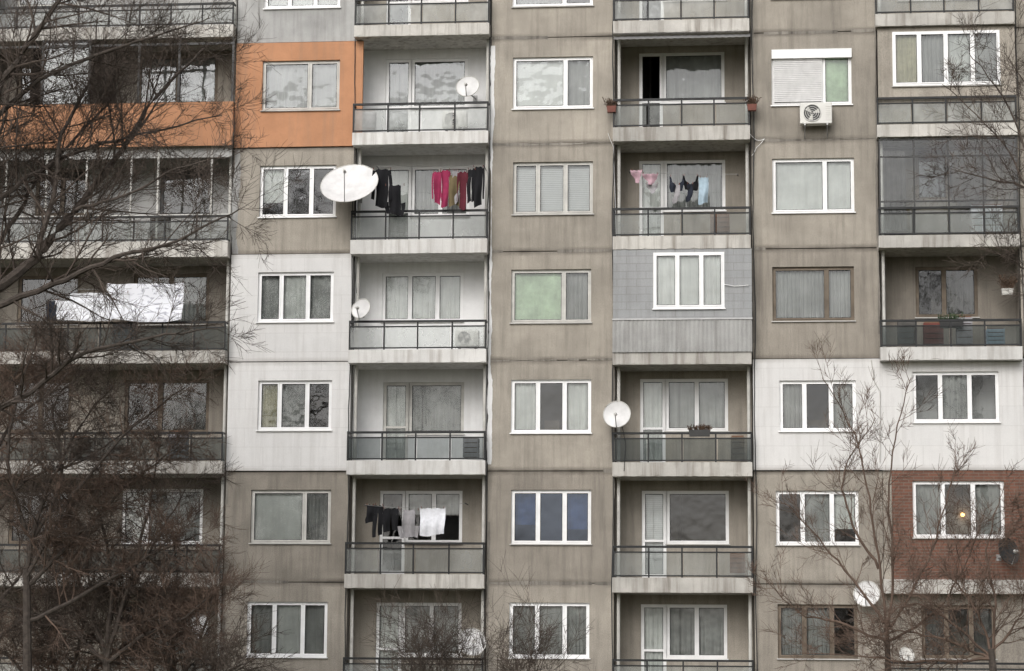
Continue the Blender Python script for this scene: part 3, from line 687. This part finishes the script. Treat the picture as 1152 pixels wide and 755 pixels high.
def limb(mb,pts,r0,r1,nc,cl,lev,nch,k='bark',kt='twig',t0=.1,up=.04,wob=.16,ang=(30,70)):
    P=[pts[0]]+pts+[pts[-1]]; out=[]
    for i in range(1,len(P)-2):
        for s_ in range(5):
            t=s_/5; a_,b_,c_,d_=P[i-1],P[i],P[i+1],P[i+2]
            out.append(.5*((2*b_)+(c_-a_)*t+(2*a_-5*b_+4*c_-d_)*t*t+(3*b_-a_-3*c_+d_)*t**3)+rvec()*.03)
    out.append(pts[-1]); n=len(out)-1
    mb.tube(out,[r0+(r1-r0)*i/n for i in range(n+1)],7,k,False)
    for q in range(nc):
        t=(t0+(1-t0)*(q+R(0,1))/nc)*n; i=min(n-1,int(t)); p=out[i].lerp(out[i+1],t-i); d=(out[i+1]-out[i]).normalized()
        ax=d.cross(rvec()).normalized(); nd=Quaternion(ax,math.radians(R(*ang)))@d
        rr=(r0+(r1-r0)*t/n)
        grow(mb,p,nd,cl*R(.6,1.2)*(1-.35*t/n),max(.008,min(.03,rr*.5)),lev,nch,kt,up,wob)
def pp(l,Y0,Y1=None):
    Y1=Y0 if Y1 is None else Y1; n=len(l)-1
    return [U(x,y,Y0+(Y1-Y0)*i/n) for i,(x,y) in enumerate(l)]
NC=[0,9,8,6]
mb=MB(); Y=-12
gp=U(-75,600,Y); 
mb.tube([Vector((gp.x-.3,Y,-.2)),Vector((gp.x-.1,Y,2)),gp,U(-50,400,Y)],[.34,.26,.22,.17],12,'bark')
limb(mb,pp([(-50,410),(-10,335),(40,290),(85,235),(130,180),(175,110),(235,50)],Y,Y+2),.15,.02,26,2.2,2,NC)
limb(mb,pp([(-50,410),(-45,250),(-10,120),(40,40),(90,-30)],Y,Y-1),.14,.03,26,2.3,2,NC)
limb(mb,pp([(-20,350),(60,320),(130,290),(200,270),(270,235)],Y,Y-2),.08,.012,22,1.8,2,NC)
limb(mb,pp([(40,290),(60,220),(70,150),(100,90),(110,20)],Y,Y+1),.07,.012,24,1.8,2,NC)
limb(mb,pp([(-45,260),(30,200),(90,170),(160,150),(250,130)],Y,Y+1.5),.07,.012,24,1.7,2,NC)
limb(mb,pp([(-60,480),(20,450),(90,400),(170,380),(245,370)],Y,Y-1),.08,.012,24,1.7,2,NC)
limb(mb,pp([(-30,160),(30,100),(110,60),(180,40),(235,20)],Y,Y-1),.06,.01,20,1.6,2,NC)
limb(mb,pp([(-40,330),(20,240),(50,190),(120,120),(150,70)],Y,Y+2.5),.06,.01,20,1.6,2,NC)
limb(mb,pp([(-60,300),(-20,200),(10,110),(0,20)],Y,Y+1),.06,.01,18,1.7,2,NC)
limb(mb,pp([(85,235),(140,220),(200,190),(262,175)],Y,Y-1),.04,.01,16,1.3,2,NC)
mb.obj('bare_tree')
for (bx,Yt,limbs) in (
  (30,-9,[[(30,640),(50,560),(90,480),(130,430)],[(30,660),(90,600),(150,540),(205,500)],[(30,600),(10,520),(20,440),(40,390)],[(30,700),(110,660),(180,620),(225,600)],[(30,620),(70,540),(60,460),(90,420)],[(30,650),(80,560),(150,480),(215,430)]]),
  (120,-8,[[(120,740),(140,680),(180,600),(215,540)],[(120,740),(90,660),(60,600),(20,560)],[(120,745),(170,710),(215,690),(245,660)],[(120,740),(125,640),(110,560),(120,500)],[(120,745),(80,710),(40,690),(0,680)],[(120,740),(150,640),(170,560),(180,500)]]),
  (-20,-7,[[(-20,740),(20,700),(80,690),(140,670)],[(-20,700),(30,640),(60,600),(120,590)],[(-20,600),(30,540),(90,520),(160,470)],[(-20,560),(10,480),(60,440),(90,400)],[(-20,560),(-10,480),(10,430),(30,410)]]),
  (70,-6.5,[[(70,800),(60,740),(40,680),(30,620)],[(70,800),(110,750),(150,720),(190,700)],[(70,800),(90,720),(100,660),(95,600)],[(70,800),(30,760),(0,730),(-20,720)]]),
  (200,-7.5,[[(200,800),(190,740),(170,690),(130,650)],[(200,800),(215,740),(232,700),(242,660)],[(200,800),(230,770),(255,755),(280,745)],[(200,800),(160,760),(100,735),(40,725)],[(200,800),(195,720),(200,650),(195,600)]])):
    mb=MB(); g=U(bx,755,Yt); l0=limbs[0][0]; st=U(l0[0],l0[1],Yt)
    mb.tube([Vector((g.x,Yt,-.2)),Vector((g.x+.05,Yt,1)),st],[.13,.11,.08],9,'bark')
    for l in limbs: 
        pts=pp(l,Yt,Yt+R(-1.5,1.5)); limb(mb,pts,.055,.01,24,1.3,2,[0,9,8],'bark','twigr' if R(0,1)<.6 else 'twig',t0=.1,up=.02,wob=.22,ang=(35,85))
    mb.obj('bare_tree')
mb=MB(); Y=-8; g=U(1000,755,Y)
mb.tube([Vector((g.x,Y,-.2)),Vector((g.x,Y,1.2)),U(998,720,Y)],[.1,.08,.06],9,'bark')
for l in ([(998,722),(990,640),(978,560),(962,490),(925,425)],[(998,722),(1005,640),(1000,560),(1010,480),(1025,425)],[(995,700),(950,640),(915,600),(880,560)],[(998,710),(1040,640),(1060,580),(1075,520)],[(998,722),(940,700),(900,690),(860,650)],[(990,640),(955,580),(950,530),(985,470)],[(1000,722),(1050,690),(1085,640),(1100,600)]):
    limb(mb,pp(l,Y,Y+R(-1,1)),.034,.008,14,1.1,2,[0,6,5],'twigr','twigr',t0=.15,up=.09,wob=.12,ang=(20,55))
mb.obj('bare_tree')
mb=MB(); Y=-9; g=U(1120,755,Y)
mb.tube([Vector((g.x,Y,-.2)),Vector((g.x,Y,1.2)),U(1115,730,Y)],[.12,.1,.07],9,'bark')
for l in ([(1115,735),(1100,690),(1070,650),(1040,620)],[(1115,735),(1120,680),(1110,620),(1125,560)],[(1115,735),(1150,690),(1165,640),(1150,590)],[(1115,740),(1060,720),(1010,710),(970,725)],[(1115,740),(1040,745),(980,740),(900,735)],[(1115,740),(1070,700),(1030,680),(1000,690)]):
    limb(mb,pp(l,Y,Y+R(-1,1)),.033,.008,20,1.05,2,[0,7,6],'twigr','twigr',t0=.1,up=.04,wob=.18)
mb.obj('bare_tree')
mb=MB(); Y=-11; g=U(1230,600,Y)
mb.tube([Vector((g.x,Y,-.2)),Vector((g.x,Y,2)),g,U(1215,420,Y)],[.25,.2,.15,.12],10,'bark')
for l in ([(1215,420),(1190,300),(1150,200),(1110,140),(1060,95)],[(1215,420),(1200,220),(1170,120),(1130,60)],[(1215,420),(1180,330),(1150,300),(1110,280)],[(1190,300),(1160,220),(1110,200),(1070,190)],[(1200,260),(1160,180),(1130,110),(1090,60)]):
    limb(mb,pp(l,Y,Y+R(-1,1)),.036,.008,15,1.2,2,[0,7,6],'twig','twig',t0=.2,up=.04)
mb.obj('bare_tree')
mb=MB()
for q in range(18):
    b0=U(R(475,590),790,-5+R(-.4,.4))
    base=Vector((b0.x,b0.y,0)); 
    grow(mb,base,Vector((R(-.25,.25),R(-.2,.2),1)).normalized(),R(1.8,2.5),.02,3,[0,6,6,7],'twig',.03,.12)
mb.obj('bare_shrub')
# ---------------- light ----------------
w=bpy.data.worlds.new("World"); scene.world=w; w.use_nodes=True; nt=w.node_tree; bg=nt.nodes['Background']
sky=nt.nodes.new('ShaderNodeTexSky'); sky.sky_type='NISHITA'; sky.sun_disc=False
EL=math.radians(38); AZ=math.radians(195)
sky.sun_elevation=EL; sky.sun_rotation=AZ; sky.dust_density=5; sky.air_density=1.0; sky.ozone_density=1.5
hs=nt.nodes.new('ShaderNodeHueSaturation'); hs.inputs['Saturation'].default_value=.3
nt.links.new(sky.outputs[0],hs.inputs['Color']); nt.links.new(hs.outputs[0],bg.inputs[0]); bg.inputs[1].default_value=.15
sl=bpy.data.lights.new('sun','SUN'); sl.energy=1.25; sl.angle=math.radians(50); sl.color=(1,.985,.97)
so=bpy.data.objects.new('sun',sl); scene.collection.objects.link(so)
sd=Vector((math.sin(AZ)*math.cos(EL),math.cos(AZ)*math.cos(EL),math.sin(EL)))
so.rotation_euler=sd.to_track_quat('Z','Y').to_euler()
scene.view_settings.view_transform='Standard'; scene.view_settings.look='None'; scene.view_settings.exposure=0
